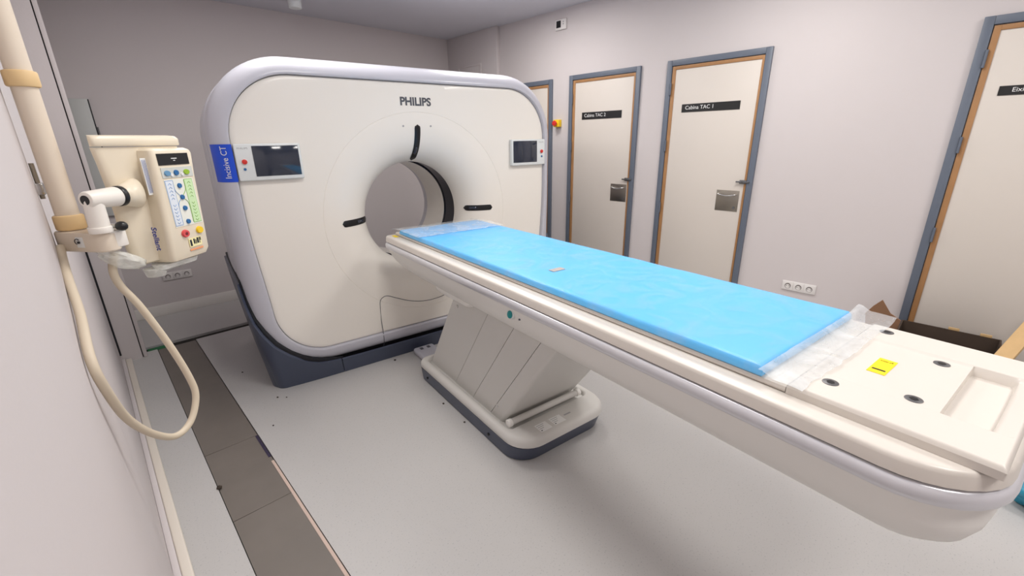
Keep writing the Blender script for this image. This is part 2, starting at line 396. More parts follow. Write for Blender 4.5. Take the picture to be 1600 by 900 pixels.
# silver rim
def band_y(s, roll=0.132): return -0.022 + roll * (1 - math.sqrt(max(0, 1 - s * s)))
ROLL_I = [0.050 + 0.082 * sstep(0.13, 0.55, ZB + math.sin(t) * RO[i]) for i, t in enumerate(TH)]
loops = [ring(lambda i: RI[i] + 0.0005, 0.02), ring(lambda i: RI[i] + 0.0012, -0.014), ring(lambda i: RI[i] + 0.004, -0.020)]
for s in (0.08, 0.16, 0.26, 0.36, 0.46, 0.56, 0.66, 0.75, 0.83, 0.9, 0.95, 0.985, 1.0):
    loops.append(ring(lambda i, s=s: RI[i] + (RO[i] - RI[i]) * s, lambda i, s=s: band_y(s, ROLL_I[i])))
loops += [ring(lambda i: RO[i], 0.2), ring(lambda i: RO[i], 0.30), ring(lambda i: RO[i] - 0.004, 0.303)]
loft('silver_rim', loops, M_SILVER, gan, False, False)
loops = [ring(lambda i: RO[i] - 0.012, 0.29), ring(lambda i: RO[i] - 0.012, 0.32)]
loft('side_seam', loops, M_DARK, gan, False, False)
loops = [ring(lambda i: RO[i] - 0.004, 0.309), ring(lambda i: RO[i] + 0.002, 0.313), ring(lambda i: RO[i] + 0.004, 0.5), ring(lambda i: RO[i], 0.80), ring(lambda i: RO[i] - 0.03, 0.90), ring(lambda i: RO[i] - 0.09, 0.955), ring(lambda i: RO[i] - 0.16, 0.965)]
loops += [ring(lambda i: 0.60, 0.965)]
for k in range(1, 9):
    a = PI / 2 * k / 8; loops.append(ring(lambda i, a=a: 0.60 - 0.24 * math.sin(a), 0.965 - 0.26 * (1 - math.cos(a))))
loft('rear_cover', loops, M_SILVER, gan, False, False)
loft('bore_tube', [ring(lambda i: 0.36, 0.392), ring(lambda i: 0.36, 0.55), ring(lambda i: 0.36, 0.706)], M_GANTRY, gan, False, False)
loft('bore_window', [ring(lambda i: 0.3605, 0.219), ring(lambda i: 0.368, 0.224), ring(lambda i: 0.368, 0.388), ring(lambda i: 0.3605, 0.393)], M_WINDOW, gan, False, False)
# laser slots lying on the funnel
def radial(name, th, r0, r1, hw, off, m, parent):
    n = 20; rows = []
    for k in range(n + 1):
        r = r0 + (r1 - r0) * k / n
        e = min(r - r0, r1 - r); wv = hw if e >= hw else math.sqrt(max(1e-8, hw * hw - (hw - e) ** 2))
        row = []
        for q in (-1, -0.5, 0, 0.5, 1):
            lx, lr = q * wv, r
            rr = math.hypot(lx, lr); yy = fy(rr) - off * (0.35 if abs(q) == 1 else 1)
            # push off along the funnel normal (mostly -y, and inwards for small r)
            u = min(1, max(0, (0.62 - rr) / 0.26)); inw = u * off
            lr2 = lr - inw
            row.append((math.cos(th) * lr2 - math.sin(th) * lx, yy, ZB + math.sin(th) * lr2 + math.cos(th) * lx))
        rows.append(row)
    return loft(name, rows, m, parent, False, False, closed=False)
for th, r0, r1 in ((PI / 2, 0.372, 0.602), (PI, 0.372, 0.568), (0, 0.388, 0.578)):
    s = radial('laser_slot', th, r0, r1, 0.021, 0.004, M_BLACK, gan)
    radial('laser_window', th, 0.415, 0.465, 0.010, 0.007, M_SCREEN, s)
for px in (-0.1, 0.097):
    cyl('screw', (px, -0.002, 1.597), (px, 0.003, 1.597), 0.006, M_TXTL, gan, n=12)
# service panel seams
for s in (-1, 1):
    pts = [(-0.400, 0.10), (-0.398, 0.17), (-0.395, 0.302), (-0.392, 0.40), (-0.385, 0.447), (-0.362, 0.468), (-0.329, 0.470), (-0.266, 0.440), (-0.172, 0.398), (-0.08, 0.374), (0.0, 0.367)]
    P = []
    for x, z in pts:
        y = -0.0005 if z > 0.22 else -0.0215 if z > 0.14 else 0.0
        P.append((x * -s if s > 0 else x, y, z))
    tube('panel_seam', P, 0.0022, M_TXTD, gan, n=6)
text('brand_lettering', 'PHILIPS', 0.068, M_TXTD, lambda x, y, z: Vector((x, -0.0015 - z, 1.745 + y)), gan, 'CENTER', bold=0.0022, width=0.216)
# control panels
for s in (-1, 1):
    cpl = box('control_panel', (s * 1.082, -0.034, 1.308), (s * 0.752, -0.0005, 1.503), M_BEZEL, gan, bevel=0.007, seg=3)
    tag(cpl, 'white control panel with a dark touch screen')
    box('screen', (s * 0.765, -0.0365, 1.330), (s * 0.998, -0.0330, 1.491), M_SCREEN, cpl, bevel=0.001)
    cyl('stop_button', (s * 1.043, -0.046, 1.410), (s * 1.043, -0.034, 1.410), 0.013, M_RED, cpl, n=20, bevel=0.003)
    cyl('button_ring', (s * 1.043, -0.037, 1.410), (s * 1.043, -0.0335, 1.410), 0.018, M_TXTW, cpl, n=24)
    cyl('small_button', (s * 1.047, -0.038, 1.371), (s * 1.047, -0.0335, 1.371), 0.007, M_BLUEB, cpl, n=16)
    text('lettering', 'PHILIPS', 0.013, M_TXTL, lambda x, y, z, s=s: Vector((s * 1.042 + x, -0.0343 - z * 0.3, 1.479 + y)), cpl, 'CENTER', width=0.05)
# blue badge wrapped over the rim on the left
xin, xout = -1.088, -1.180
def band_pt(s, z, off):
    y = band_y(s); dy = 0.132 * s / math.sqrt(max(0.02, 1 - s * s)); x = xin + (xout - xin) * s
    nx, ny = -dy, -0.092; L = math.hypot(nx, ny)
    return Vector((x + off * nx / L, y + off * ny / L, z))
rows = []
for z in np.linspace(1.306, 1.502, 5):
    rows.append([band_pt(s, z, 0.0018) for s in np.linspace(0.0, 0.97, 20)])
bd = loft('model_badge', rows, M_BADGE, gan, False, False, closed=False)
tag(bd, 'bright blue badge with white lettering')
text('lettering', 'Incisive CT', 0.038, M_TXTW, lambda x, y, z: band_pt(min(0.95, max(0.02, 0.40 + y / 0.095)), 1.324 + x, 0.0045 + z * 0.2), bd, 'LEFT', width=0.165)
# slate base that cradles the shell
hx = [0, 0.66, 0.701, 0.78, 0.844, 0.90, 0.954, 1.02, 1.082, 1.138, 1.170, 1.19, 1.2]
hz = [0.104, 0.104, 0.106, 0.112, 0.123, 0.146, 0.178, 0.232, 0.299, 0.381, 0.45, 0.56, 0.66]
def hbase(x): return float(np.interp(abs(x), hx, hz))
st = []
for y in (0.97, 0.8, 0.6, 0.4, 0.25, 0.15): st.append((-1.2, y, 0.71))
for k in range(15):
    a = PI / 2 * k / 14
    x = -1.09 - 0.11 * math.cos(a); y = 0.075 - 0.11 * math.sin(a)
    st.append((x, y, min(0.71, hbase(x) + 0.05 * (1 - k / 14))))
for x in np.linspace(-1.07, -0.706, 14): st.append((x, -0.035, hbase(x)))
def base_piece(sts):
    outer, rows = [], []
    for t in np.linspace(0, 1, 7):
        row = []
        for x, y, h in sts:
            k = (1 - t) ** 1.2 * min(1, h / 0.5) * 0.062 ; k2 = (1 - t) * (0.012 + 0.02 * min(1, h / 0.3))
            row.append((x * (1 - k), y + (k2 if y < 0.1 else k2 * max(0, 1 - (y - 0.1) / 0.2)), h * t))
        rows.append(row)
    ins = lambda d, dz: [(x * (1 - d / 1.2 if abs(x) > 0.95 else 1 - 0.0), y + (d if y < 0.1 else 0), max(0.0, h - dz)) for x, y, h in sts]
    rows += [ins(0.006, -0.003), ins(0.016, -0.003), ins(0.022, 0.004), ins(0.03, 0.10)]
    return rows
loft('base_cover', base_piece(st), M_BASE, gan, False, False, closed=False)
loft('base_cover', [[(-x, y, z) for x, y, z in r] for r in base_piece(st)], M_BASE, gan, False, False, closed=False)
loft('base_cover', base_piece([(x, -0.036, hbase(x)) for x in np.linspace(-0.702, 0.702, 12)]), M_BASE, gan, False, False, closed=False)
shade_st = [(x * 0.988, y + 0.014, h + 0.024 * sstep(0.6, 0.85, abs(x))) for x, y, h in st]
for s in (1, -1):
    loft('gap_liner', [[(x * s, y, h - 0.03) for x, y, h in shade_st], [(x * s, y, h) for x, y, h in shade_st], [(x * s * 0.985, y + 0.012, h) for x, y, h in shade_st]], M_DARK, gan, False, False, closed=False)  # black band painting in the shade between base lip and shell
box('base_plinth', (-1.0, 0.05, 0.0), (1.0, 0.95, 0.12), M_DARK, gan)

# ------------------------------------------------------------------ patient table
tab = thing('patient_table', 'long white scanner table with silver bumper on slanted pedestal', 'patient table', G0 + gy * -1.0, GROT)
TY = 1.0     # the table's origin lies one metre in front of the gantry
def L(p): return (p[0], p[1] + TY, p[2])
def plan(hw, yf, yb, rf, rb, z, n=8):
    return [(x, y + TY, z) for x, y in rrect(-hw, hw, yb, yf, (rb, rb, rf, rf), n)]
# hull
lv = [(0.690, 0.20, -0.50, -2.76, .10, .08), (0.693, 0.24, -0.45, -2.81, .10, .09), (0.706, 0.275, -0.37, -2.848, .10, .10), (0.734, 0.302, -0.25, -2.872, .08, .115), (0.77, 0.322, -0.165, -2.886, .06, .13), (0.80, 0.334, -0.140, -2.892, .05, .15), (0.825, 0.342, -0.130, -2.889, .04, .17), (0.845, 0.348, -0.126, -2.896, .04, .17)]
loft('hull', [plan(h, a, b, r1, r2, z) for z, h, a, b, r1, r2 in lv], M_HULL, tab)
# silver bumper: rounded bar all round
loops = []
for k in range(13):
    a = -PI / 2 + PI * k / 12
    o_ = 0.013 * math.cos(a); z = 0.864 + 0.021 * math.sin(a)
    loops.append(plan(0.346 + o_, -0.126 + o_ * 0.3, -2.895 - o_, .03 + o_ * .3, .16 + o_, z))
loft('bumper', loops, M_BUMPER, tab)
loops = [plan(0.343, -0.128, -2.890, .03, .158, z) for z in (0.884, 0.8885)]
loft('bumper_groove', loops, M_DARK, tab)
loops = [plan(h, a, b, .03, rb, z) for h, a, b, rb, z in ((0.350, -0.124, -2.897, .16, 0.8885), (0.352, -0.122, -2.899, .162, 0.890), (0.349, -0.122, -2.896, .16, 0.914), (0.3475, -0.124, -2.8945, .16, 0.920), (0.344, -0.127, -2.891, .157, 0.9243), (0.338, -0.132, -2.885, .152, 0.9255))]
loft('deck', loops, M_TABLE, tab)
# cradle
cs = [(-0.285, 0.927), (-0.288, 0.933), (-0.286, 0.941), (-0.278, 0.945), (-0.1, 0.944), (0.1, 0.944), (0.278, 0.945), (0.286, 0.941), (0.288, 0.933), (0.285, 0.927)]
loft('cradle', [[(x, y + TY, z) for x, z in cs] for y in (-0.16, -2.5295)], M_TABLE, tab)
# end plate with shallow tray and grip scoop
YE0, YE1 = -2.530, -2.886
def lineset(brk, n, lo, hi):
    s = set(np.linspace(lo, hi, n).round(5))
    for b in brk:
        for d in (-0.004, -0.002, 0, 0.002, 0.004): s.add(round(b + d, 5))
    return sorted(v for v in s if lo <= v <= hi)
XSx = lineset((-0.288, -0.282, -0.165, -0.152, 0.152, 0.165, 0.282, 0.288), 49, -0.288, 0.288)
YSx = lineset((-2.533, -2.548, -2.775, -2.846, -2.882), 40, YE1, YE0)
def zplate(x, y):
    z = 0.952
    e = min(0.288 - abs(x), YE0 - y, y - YE1); z -= 0.010 * (1 - min(1, max(0, e) / 0.008)) ** 2
    z -= 0.006 * sstep(0.166, 0.154, abs(x)) * sstep(-2.543, -2.552, y) * sstep(-2.874, -2.868, y)
    if -2.852 < y < -2.770 and abs(x) < 0.163:
        t = min(1, max(0, (-2.773 - y) / 0.073))
        prof = 0.115 * math.sqrt(max(0, 1 - ((t - 0.25) / 0.78) ** 2)) * math.sqrt(max(0.0, 1 - (abs(x) / 0.163) ** 2.4))
        z -= prof * sstep(0.160, 0.154, abs(x)) * sstep(-2.771, -2.776, y) * sstep(-2.852, -2.846, y)
    return z
ep = grid('end_plate', XSx, [v for v in YSx], zplate, M_TABLE, None, 50)
for v in ep.data.vertices: v.co.y += TY
ep.parent = tab
loft('end_plate_edge', [[(x, y + TY, z) for x, y in rrect(-0.288, 0.288, YE1, YE0, (.004,) * 4, 3)] for z in (0.9258, 0.9425)], M_TABLE, tab, False, False)
for i, (sx, sy) in enumerate(((0.235, -2.578), (-0.205, -2.590), (0.125, -2.72), (-0.130, -2.724))):
    zt = zplate(sx, sy)
    s = cyl('bolt', L((sx, sy, zt - 0.001)), L((sx, sy, zt + 0.0015)), 0.0165, M_GREYMET, tab, n=28, bevel=0.0006)
    cyl('bolt_socket', L((sx, sy, zt + 0.0012)), L((sx, sy, zt + 0.0022)), 0.0085, M_BLACK, s, n=6)
ly = box('warning_label', L((-0.058, -2.653, 0.9463)), L((0.045, -2.616, 0.9472)), M_LABELY, tab)
tag(ly, 'yellow load limit label')
text('lettering', '≤200 kg', 0.011, M_BLACK, lambda x, y, z: Vector((0.028 - y - 0.0, -2.634 + TY - x * 1.0, 0.9474)), ly, 'CENTER', width=0.026)
box('pictogram', L((-0.038, -2.648, 0.9472)), L((-0.031, -2.621, 0.9476)), M_BLACK, ly)
yl = box('warning_label', L((-0.318, -0.235, 0.9262)), L((-0.294, -0.168, 0.9270)), M_LABELY, tab)
tag(yl, 'small yellow label at the scanner end')
# button on the side
bt = cyl('side_button', L((-0.3455, -1.505, 0.8125)), L((-0.325, -1.505, 0.809)), 0.021, M_BEZEL, tab, n=28, bevel=0.002)
cyl('button_cap', L((-0.3490, -1.505, 0.8130)), L((-0.344, -1.505, 0.8120)), 0.0165, M_TEAL, bt, n=24, bevel=0.001)
cyl('indicator_dot', L((-0.3405, -1.56, 0.806)), L((-0.325, -1.56, 0.804)), 0.004, M_TXTD, tab, n=10)
# pedestal
def slant(z, y_at_10, y_at_69): return y_at_10 + (y_at_69 - y_at_10) * (z - 0.10) / 0.59
bnd = [(-0.442, -0.83), (-0.770, -1.175), (-0.975, -1.395), (-1.160, -1.590), (-1.275, -1.695)]
for i in range(4):
    hw = 0.240 + 0.002 * i; g = 0.0025
    y00, y01 = bnd[i][0] - g, bnd[i][1] - g; y10, y11 = bnd[i + 1][0] + (g if i < 3 else 0), bnd[i + 1][1] + (g if i < 3 else 0)
    bm = bmesh.new()
    vs8 = [bm.verts.new(L(p)) for p in ((-hw, y00, .10), (hw, y00, .10), (hw, y10, .10), (-hw, y10, .10), (-hw, y01, .69), (hw, y01, .69), (hw, y11, .69), (-hw, y11, .69))]
    for f in ((0, 1, 2, 3), (4, 5, 6, 7), (0, 1, 5, 4), (1, 2, 6, 5), (2, 3, 7, 6), (3, 0, 4, 7)): bm.faces.new([vs8[q] for q in f])
    bmesh.ops.recalc_face_normals(bm, faces=bm.faces)
    if i == 3:
        es = [e for e in bm.edges if all(v in (vs8[2], vs8[6]) for v in e.verts) or all(v in (vs8[3], vs8[7]) for v in e.verts)]
        bmesh.ops.bevel(bm, geom=es, offset=0.02, segments=4, affect='EDGES', profile=0.5)
    from_bm('pedestal_panel', bm, M_PED, tab)
mesh('pedestal_core', [L(p) for p in ((-.232, -0.45, .10), (.232, -0.45, .10), (.232, -1.26, .10), (-.232, -1.26, .10), (-.232, -0.84, .69), (.232, -0.84, .69), (.232, -1.68, .69), (-.232, -1.68, .69))], [(0, 1, 2, 3), (4, 5, 6, 7), (0, 1, 5, 4), (1, 2, 6, 5), (2, 3, 7, 6), (3, 0, 4, 7)], M_DARK, tab, 0)
loops = [plan(h, a, b, .04, .04, z) for h, a, b, z in ((0.250, -0.74, -1.00, 0.664), (0.262, -0.68, -1.02, 0.670), (0.268, -0.64, -1.04, 0.682), (0.268, -0.62, -1.06, 0.700))]
loft('column_collar', loops, M_HULL, tab)
for yy, zz_ in ((-0.86, 0.63), (-1.235, 0.19)):
    cyl('cap_screw', L((-0.250, yy, zz_)), L((-0.239, yy, zz_)), 0.008, M_PED, tab, n=14)
loops = [plan(h, a, b, .05, .125, z) for h, a, b, z in ((0.300, -0.41, -1.480, 0.0), (0.305, -0.405, -1.492, 0.004), (0.308, -0.40, -1.505, 0.045), (0.310, -0.395, -1.520, 0.088))]
loft('plinth_skirt', loops, M_BASE, tab)
loops = [plan(h, a, b, .06, .135, z) for h, a, b, z in ((0.308, -0.395, -1.520, 0.0885), (0.312, -0.39, -1.528, 0.094), (0.311, -0.39, -1.526, 0.118), (0.304, -0.397, -1.515, 0.132), (0.294, -0.407, -1.50, 0.137))]
loops += [[(x, y + TY, z) for x, y in rrect(-h, h, b, a, (r_, r_, .05, .05), 8)] for h, a, b, r_, z in ((0.276, -0.425, -1.385, .03, 0.137), (0.268, -0.432, -1.376, .03, 0.130), (0.264, -0.436, -1.370, .03, 0.112))]
loft('plinth_cover', loops, M_PED, tab)
gb = cyl('grip_bar', L((-0.240, -1.352, 0.152)), L((0.205, -1.352, 0.152)), 0.017, M_PED, tab, n=24)
for gxp in (-0.252, 0.217):
    cyl('bar_end', L((gxp - 0.012, -1.352, 0.152)), L((gxp + 0.012, -1.352, 0.152)), 0.0205, M_HULL, gb, n=24, bevel=0.003)
for (a0, a1, b0, b1, nm) in ((-0.158, -0.088, -1.492, -1.432, 'sticker'), (-0.066, 0.006, -1.490, -1.432, 'sticker')):
    s = box(nm, L((a0, b0, 0.1372)), L((a1, b1, 0.1378)), M_LABELW, tab)
    for q in range(3): box('print_line', L((a0 + 0.006, b1 - 0.012 - q * 0.013, 0.1378)), L((a0 + 0.05 - q * 0.008, b1 - 0.009 - q * 0.013, 0.1381)), M_TXTL, s)
    box('print_mark', L((a0 + 0.006, b0 + 0.006, 0.1378)), L((a0 + 0.013, b0 + 0.012, 0.1382)), M_BLACK, s)
box('print', L((0.024, -1.458, 0.1371)), L((0.069, -1.449, 0.1376)), M_TXTL, tab)
for yy, zz_ in ((-0.52, 0.045), (-1.24, 0.045)):
    cyl('skirt_screw', L((-0.314, yy, zz_)), L((-0.305, yy, zz_)), 0.008, M_BLACK, tab, n=14)
pd = box('foot_pedal', L((-0.205, -0.385, 0.0)), L((-0.045, -0.055, 0.045)), M_SILVER, tab, bevel=0.018, seg=4)
for xx in (-0.155, -0.10): box('pedal_icon', L((xx - 0.012, -0.120, 0.0448)), L((xx + 0.012, -0.085, 0.0456)), M_TXTD, pd)

# ------------------------------------------------------------------ mattress in its plastic sleeve
mt = thing('mattress', 'bright blue table mattress in a clear plastic sleeve', 'mattress', G0 + gy * -1.0 + Vector((0, 0, 0.9455)), GROT)
def nz(x, y, s, k=0): return noise.noise(Vector((x * s, y * s, 3.1 + k)))
MY0, MY1, MH, MTK = -0.235, -2.475, 0.290, 0.026
def prof_edge(x, y, r=0.014):
    e = min(MH - abs(x), MY0 - y, y - MY1)
    if e >= r: return 1.0
    return math.sqrt(max(0, 1 - (1 - max(0, e) / r) ** 2))
mxs = lineset((-0.286, -0.280, 0.280, 0.286), 41, -MH, MH); mys = lineset((MY0 - 0.004, MY0 - .01, MY1 + .004, MY1 + .01), 150, MY1, MY0)
def mz(x, y): return 0.004 + (MTK - 0.004) * prof_edge(x, y) + 0.0016 * nz(x, y, 7) * prof_edge(x, y)
pad = grid('pad', mxs, mys, mz, M_MATT, None, 60)
for v in pad.data.vertices: v.co.y += TY
pad.parent = mt
loft('pad_side', [[(x, y + TY, z) for x, y in rrect(-MH, MH, MY1, MY0, (.002,) * 4, 2)] for z in (0.0004, 0.0042)], M_MATT, mt, True, False)
fxs = sorted(set(np.linspace(-0.296, 0.296, 75).round(5))); fys = np.linspace(MY1 - 0.01, MY0 + 0.012, 260)
def fz(x, y):
    cxx, cyy = max(-MH, min(MH, x)), max(MY1, min(MY0, y))
    b = mz(cxx, cyy) + 0.0022
    edge = max(abs(x) - MH, y - MY0, MY1 - y, 0)
    wr_ = 0.0012 * abs(nz(x * 0.6 + y, y * 1.7 - x, 11)) + 0.0022 * max(0, nz(x + 0.7 * y, x * 2.2 - y, 16, 5)) ** 1
    # diagonal creases towards the two ends
    end = sstep(-1.0, -0.25, y) + sstep(-2.0, -2.45, y)
    wr_ += 0.004 * end * max(0, nz(x * 1.2 + y * 0.8, y * 2.5, 9, 9))
    return b + wr_ - 0.35 * edge
fo = grid('plastic_sleeve', fxs, list(fys), fz, M_FILM, None, 80)
for v in fo.data.vertices: v.co.y += TY
fo.parent = mt
# loose ends of the sleeve
def loose(y0, y1, x0, x1, hf, seed):
    xs_ = np.linspace(0, 1, 60); ys_ = np.linspace(0, 1, 30)
    vs_, fs = [], []
    for j, v in enumerate(ys_):
        for i, u in enumerate(xs_):
            x = x0 + (x1 - x0) * u; y = y0 + (y1 - y0) * v
            rag = 0.010 * nz(x, v * 0.2, 9, seed) * v + 0.006 * nz(x, v, 23, seed + 2) * v
            z = hf(u, v) + 0.004 * abs(nz(x * 1.5 + y, y * 0.6, 9, seed)) + 0.0015 * abs(nz(x * 1.6 + y, y * 0.5, 24, seed + 1))
            vs_.append((x + 0.01 * nz(y, u * 3, 12, seed) * v, y + rag + TY, z))
    for j in range(29):
        for i in range(59): fs.append((j * 60 + i, j * 60 + i + 1, (j + 1) * 60 + i + 1, (j + 1) * 60 + i))
    return mesh('sleeve_end', vs_, fs, M_FOLD, mt, 80, fix=False)
loose(-2.470, -2.570, -0.305, 0.345, lambda u, v: 0.014 * (1 - sstep(0.05, 0.4, v)) + 0.0085 + 0.012 * sstep(0.85, 1.0, u), 1)
loose(-0.56, -0.150, -0.312, 0.300, lambda u, v: 0.031 - 0.012 * sstep(0.75, 1.0, v), 4)
box('paper_tag', L((-0.152, -1.556, MTK + 0.0010)), L((-0.086, -1.522, MTK + 0.0024)), mat('tag_grey', rgb(176, 166, 160), 0.6), mt)

# ------------------------------------------------------------------ contrast injector on its pole
PX, PY = -0.040, 1.45
inj = thing('contrast_injector', 'cream contrast injector head on a cream pole by the left wall', 'injector', (PX, PY, 1.27))
O_ = Vector((PX, PY, 1.27))
def W(p): return Vector(p) - O_
cyl('pole', W((PX, PY, 1.300)), W((PX, PY, ZC - 0.02)), 0.0215, M_CREAMP, inj, n=32)
cyl('ceiling_plate', W((PX, PY, ZC - 0.02)), W((PX, PY, ZC - 0.0003)), 0.05, M_CREAMP, inj, n=32, bevel=0.004)
for z0, z1 in ((1.622, 1.654), (1.318, 1.352)):
    cyl('collar', W((PX, PY, z0)), W((PX, PY, z1)), 0.0275, M_TAN, inj, n=36, bevel=0.004)
# bracket block from the pole to the swivel post
PB = Vector((0.010, 1.365, 0)); PA = Vector((PX, PY, 0)); ab = (PB - PA).normalized(); an = Vector((ab.y, -ab.x, 0))
def stadium(ra, rb, a, b, z, n=12):
    pts = []
    ang = math.atan2(ab.y, ab.x)
    for k in range(n + 1):
        t = ang + PI / 2 + PI * k / n; pts.append((a.x + ra * math.cos(t), a.y + ra * math.sin(t), z))
    for k in range(n + 1):
        t = ang - PI / 2 + PI * k / n; pts.append((b.x + rb * math.cos(t), b.y + rb * math.sin(t), z))
    return [W(p) for p in pts]
br = loft('bracket', [stadium(.030, .021, PA, PB, 1.272), stadium(.033, .024, PA, PB, 1.275), stadium(.033, .024, PA, PB, 1.312), stadium(.031, .022, PA, PB, 1.316)], M_CREAMP, inj)
# sticker on the bracket flank facing the room door side
side = Vector((ab.y, -ab.x, 0))
if side.y > 0: side = -side
sc_ = PA.lerp(PB, 0.62) + side * 0.0275 + Vector((0, 0, 1.295))
def on_side(u, v, o): return W(sc_ + ab * u + Vector((0, 0, v)) + side * o)
sdir = ab
stk = mesh('sticker', [on_side(-.012, -.012, .0012), on_side(.012, -.012, -.0012), on_side(.012, .012, -.0012), on_side(-.012, .012, .0012)], [(0, 1, 2, 3)], M_LABELW, br, 0)
for k in range(1):
    tube('sticker_print', [on_side(-.006 + .006 * math.cos(a), .002 + .006 * math.sin(a), .0025 - 0.0009 * math.cos(a)) for a in np.linspace(0.6, 4.4, 8)], 0.0009, M_BLACK, stk, n=5)
    cyl('sticker_dot', on_side(-.003, .0, .0005), on_side(-.003, .0, .0035), 0.0028, M_BLACK, stk, n=10)
# post and arm
Qh = Vector((0.068, 1.400, 1.390)); U = Vector((0.755, 0.656, 0)).normalized(); N = Vector((U.y, -U.x, 0))
QA = Qh - U * 0.012; P0_ = QA - U * 0.082
cyl('swivel_post', W((P0_.x + 0.010, P0_.y + 0.01, 1.316)), W((P0_.x + 0.012, P0_.y + 0.012, 1.392)), 0.019, M_ARMW, inj, r2=0.018, n=28)
cyl('post_ring', W((P0_.x + 0.010, P0_.y + 0.01, 1.316)), W((P0_.x + 0.010, P0_.y + 0.01, 1.330)), 0.0215, M_ARMW, inj, n=28, bevel=0.002)
arm = cyl('arm', W(P0_), W(QA - U * 0.008), 0.0185, M_ARMW, inj, r2=0.0225, n=32, bevel=0.004)
cyl('arm_socket', W(P0_ - U * 0.0012), W(P0_ + U * 0.004), 0.0105, M_BLACK, arm, n=24)
cyl('arm_ring', W(QA - U * 0.009), W(QA + U * 0.003), 0.0235, M_BLACK, arm, n=32, bevel=0.002)
kn = P0_ + U * 0.043 + N * 0.022 + Vector((0, 0, -0.064))
bm = bmesh.new(); bmesh.ops.create_icosphere(bm, subdivisions=2, radius=0.0125)
for v in bm.verts: v.co = Vector((v.co.x, v.co.y, v.co.z * 0.9)) + W(kn)
from_bm('clamp_knob', bm, M_BLACK, inj)
cyl('knob_stem', W(kn - N * 0.025), W(kn), 0.006, M_CHROME, inj, n=12)
box('clamp_lug', (-0.020, -0.016, 0), (0.020, 0.016, 0.04), M_ARMW, inj, bevel=0.004, xf=lambda c: W(Vector((P0_.x, P0_.y, 1.278)) + U * (0.04 + c.x) + N * (c.y - 0.004) + Vector((0, 0, c.z))))
# head: (u, n, z) frame
def H(u, n, z): return W(Vector((Qh.x, Qh.y, 0)) + U * u + N * n + Vector((0, 0, z)))
def hloop(u0, u1, n0, n1, r, z, front=0.034):
    out = []
    for a, b in rrect(u0, u1, n0, n1, (r, r, r, r), 7):
        k = (a - u0) / (u1 - u0); d = (n1 - b) / (n1 - n0)
        b2 = b - front * (1 - sstep(-0.01, 0.075, a)) * (1 - d)
        out.append(H(a + max(0.0, n1 - b) * 0.80 * (1 - k), b2, z))
    return out
hd = loft('head_body', [hloop(.012, .175, -.115, -.010, .02, 1.212), hloop(.002, .185, -.122, -.003, .025, 1.216), hloop(-.008, .192, -.13, .001, .028, 1.232), hloop(-.014, .198, -.135, .002, .03, 1.30), hloop(-.014, .202, -.14, .002, .03, 1.40), hloop(-.018, .203, -.14, .001, .028, 1.46), hloop(-.022, .203, -.14, 0.0, .026, 1.4985)], M_CREAM, inj)
loft('head_lid', [hloop(-.024, .206, -.143, .004, .028, 1.5005), hloop(-.026, .208, -.145, .006, .03, 1.503), hloop(-.026, .208, -.145, .006, .03, 1.517), hloop(-.021, .203, -.140, .001, .027, 1.5235), hloop(-.01, .19, -.127, -.012, .02, 1.526)], M_CREAM, inj)
loft('pivot_boss', [[W(Qh + U * du + N * (math.cos(a) * r_ - dn) + Vector((0, 0, math.sin(a) * r_ * kz))) for a in np.linspace(0, 2 * PI, 33)[:-1]] for du, r_, dn, kz in ((-0.010, .0225, 0, 1), (-.004, .0255, 0, 1), (.006, .0265, 0.002, 1.02), (.018, .027, .006, 1.1), (.034, .027, .013, 1.25), (.055, .026, .026, 1.4))], M_CREAM, hd)
# raised keypad fascia
def floop(u0, u1, n1, z, r=.012): return [H(a, b, z) for a, b in rrect(u0, u1, -.06, n1, (.004, .004, r, r), 6)]
fa = loft('fascia', [floop(.075, .175, .008, 1.204), floop(.064, .186, .017, 1.208), floop(.060, .194, .021, 1.222), floop(.066, .198, .022, 1.30), floop(.074, .204, .022, 1.42), floop(.078, .210, .022, 1.480), floop(.080, .209, .019, 1.489), floop(.088, .202, .010, 1.4945)], M_CREAM, inj)
FN = 0.0222
def fbox(name, u0, u1, z0, z1, m, parent, th=0.0012, bev=0.0, n0=FN): return box(name, (u0, n0, z0), (u1, n0 + th, z1), m, parent, bevel=bev, xf=lambda c: H(c.x, c.y, c.z))
def fbtn(name, u, z, r, m, parent, th=0.004, sx=1.0):
    o = cyl(name, (0, 0, 0), (0, 0, 1), r, m, parent, n=22)
    for v in o.data.vertices:
        c = v.co.copy(); k = 0.85 if c.z > 0.5 else 1
        v.co = H(u + c.x * sx * k, FN + c.z * th, z + c.y * k)
    return o
dp = fbox('display', .090, .188, 1.4525, 1.481, M_BLACK, fa)
fbox('display_line', .131, .149, 1.4675, 1.4695, M_TXTW, dp, th=0.0015); fbox('display_line', .137, .143, 1.4625, 1.4642, M_TXTW, dp, th=0.0015)
rw = fbox('key_row', .092, .192, 1.4205, 1.4465, mat('key_row_grey', rgb(206, 208, 202), 0.5), fa)
for u, m in ((.102, M_LBLUE), (.136, M_BLUEB), (.170, M_GREENB)): fbtn('key', u + (0.006 if u < .11 else 0), 1.4325, .0075, m, rw, sx=1.35 if m is not M_BLUEB else 1.1)
for u in (.120, .154): fbtn('small_key', u, 1.4275, .0045, M_TXTW, rw)
gr = fbox('key_field', .093, .186, 1.294, 1.4165, mat('key_field_cream', rgb(236, 236, 226), 0.5), fa, th=0.0006)
MB_ = mat('outline_blue', rgb(126, 160, 206), 0.5); MG_ = mat('outline_green', rgb(140, 186, 90), 0.5); MPB = mat('field_blue', rgb(226, 232, 240), 0.5); MPG = mat('field_green', rgb(206, 232, 182), 0.5)
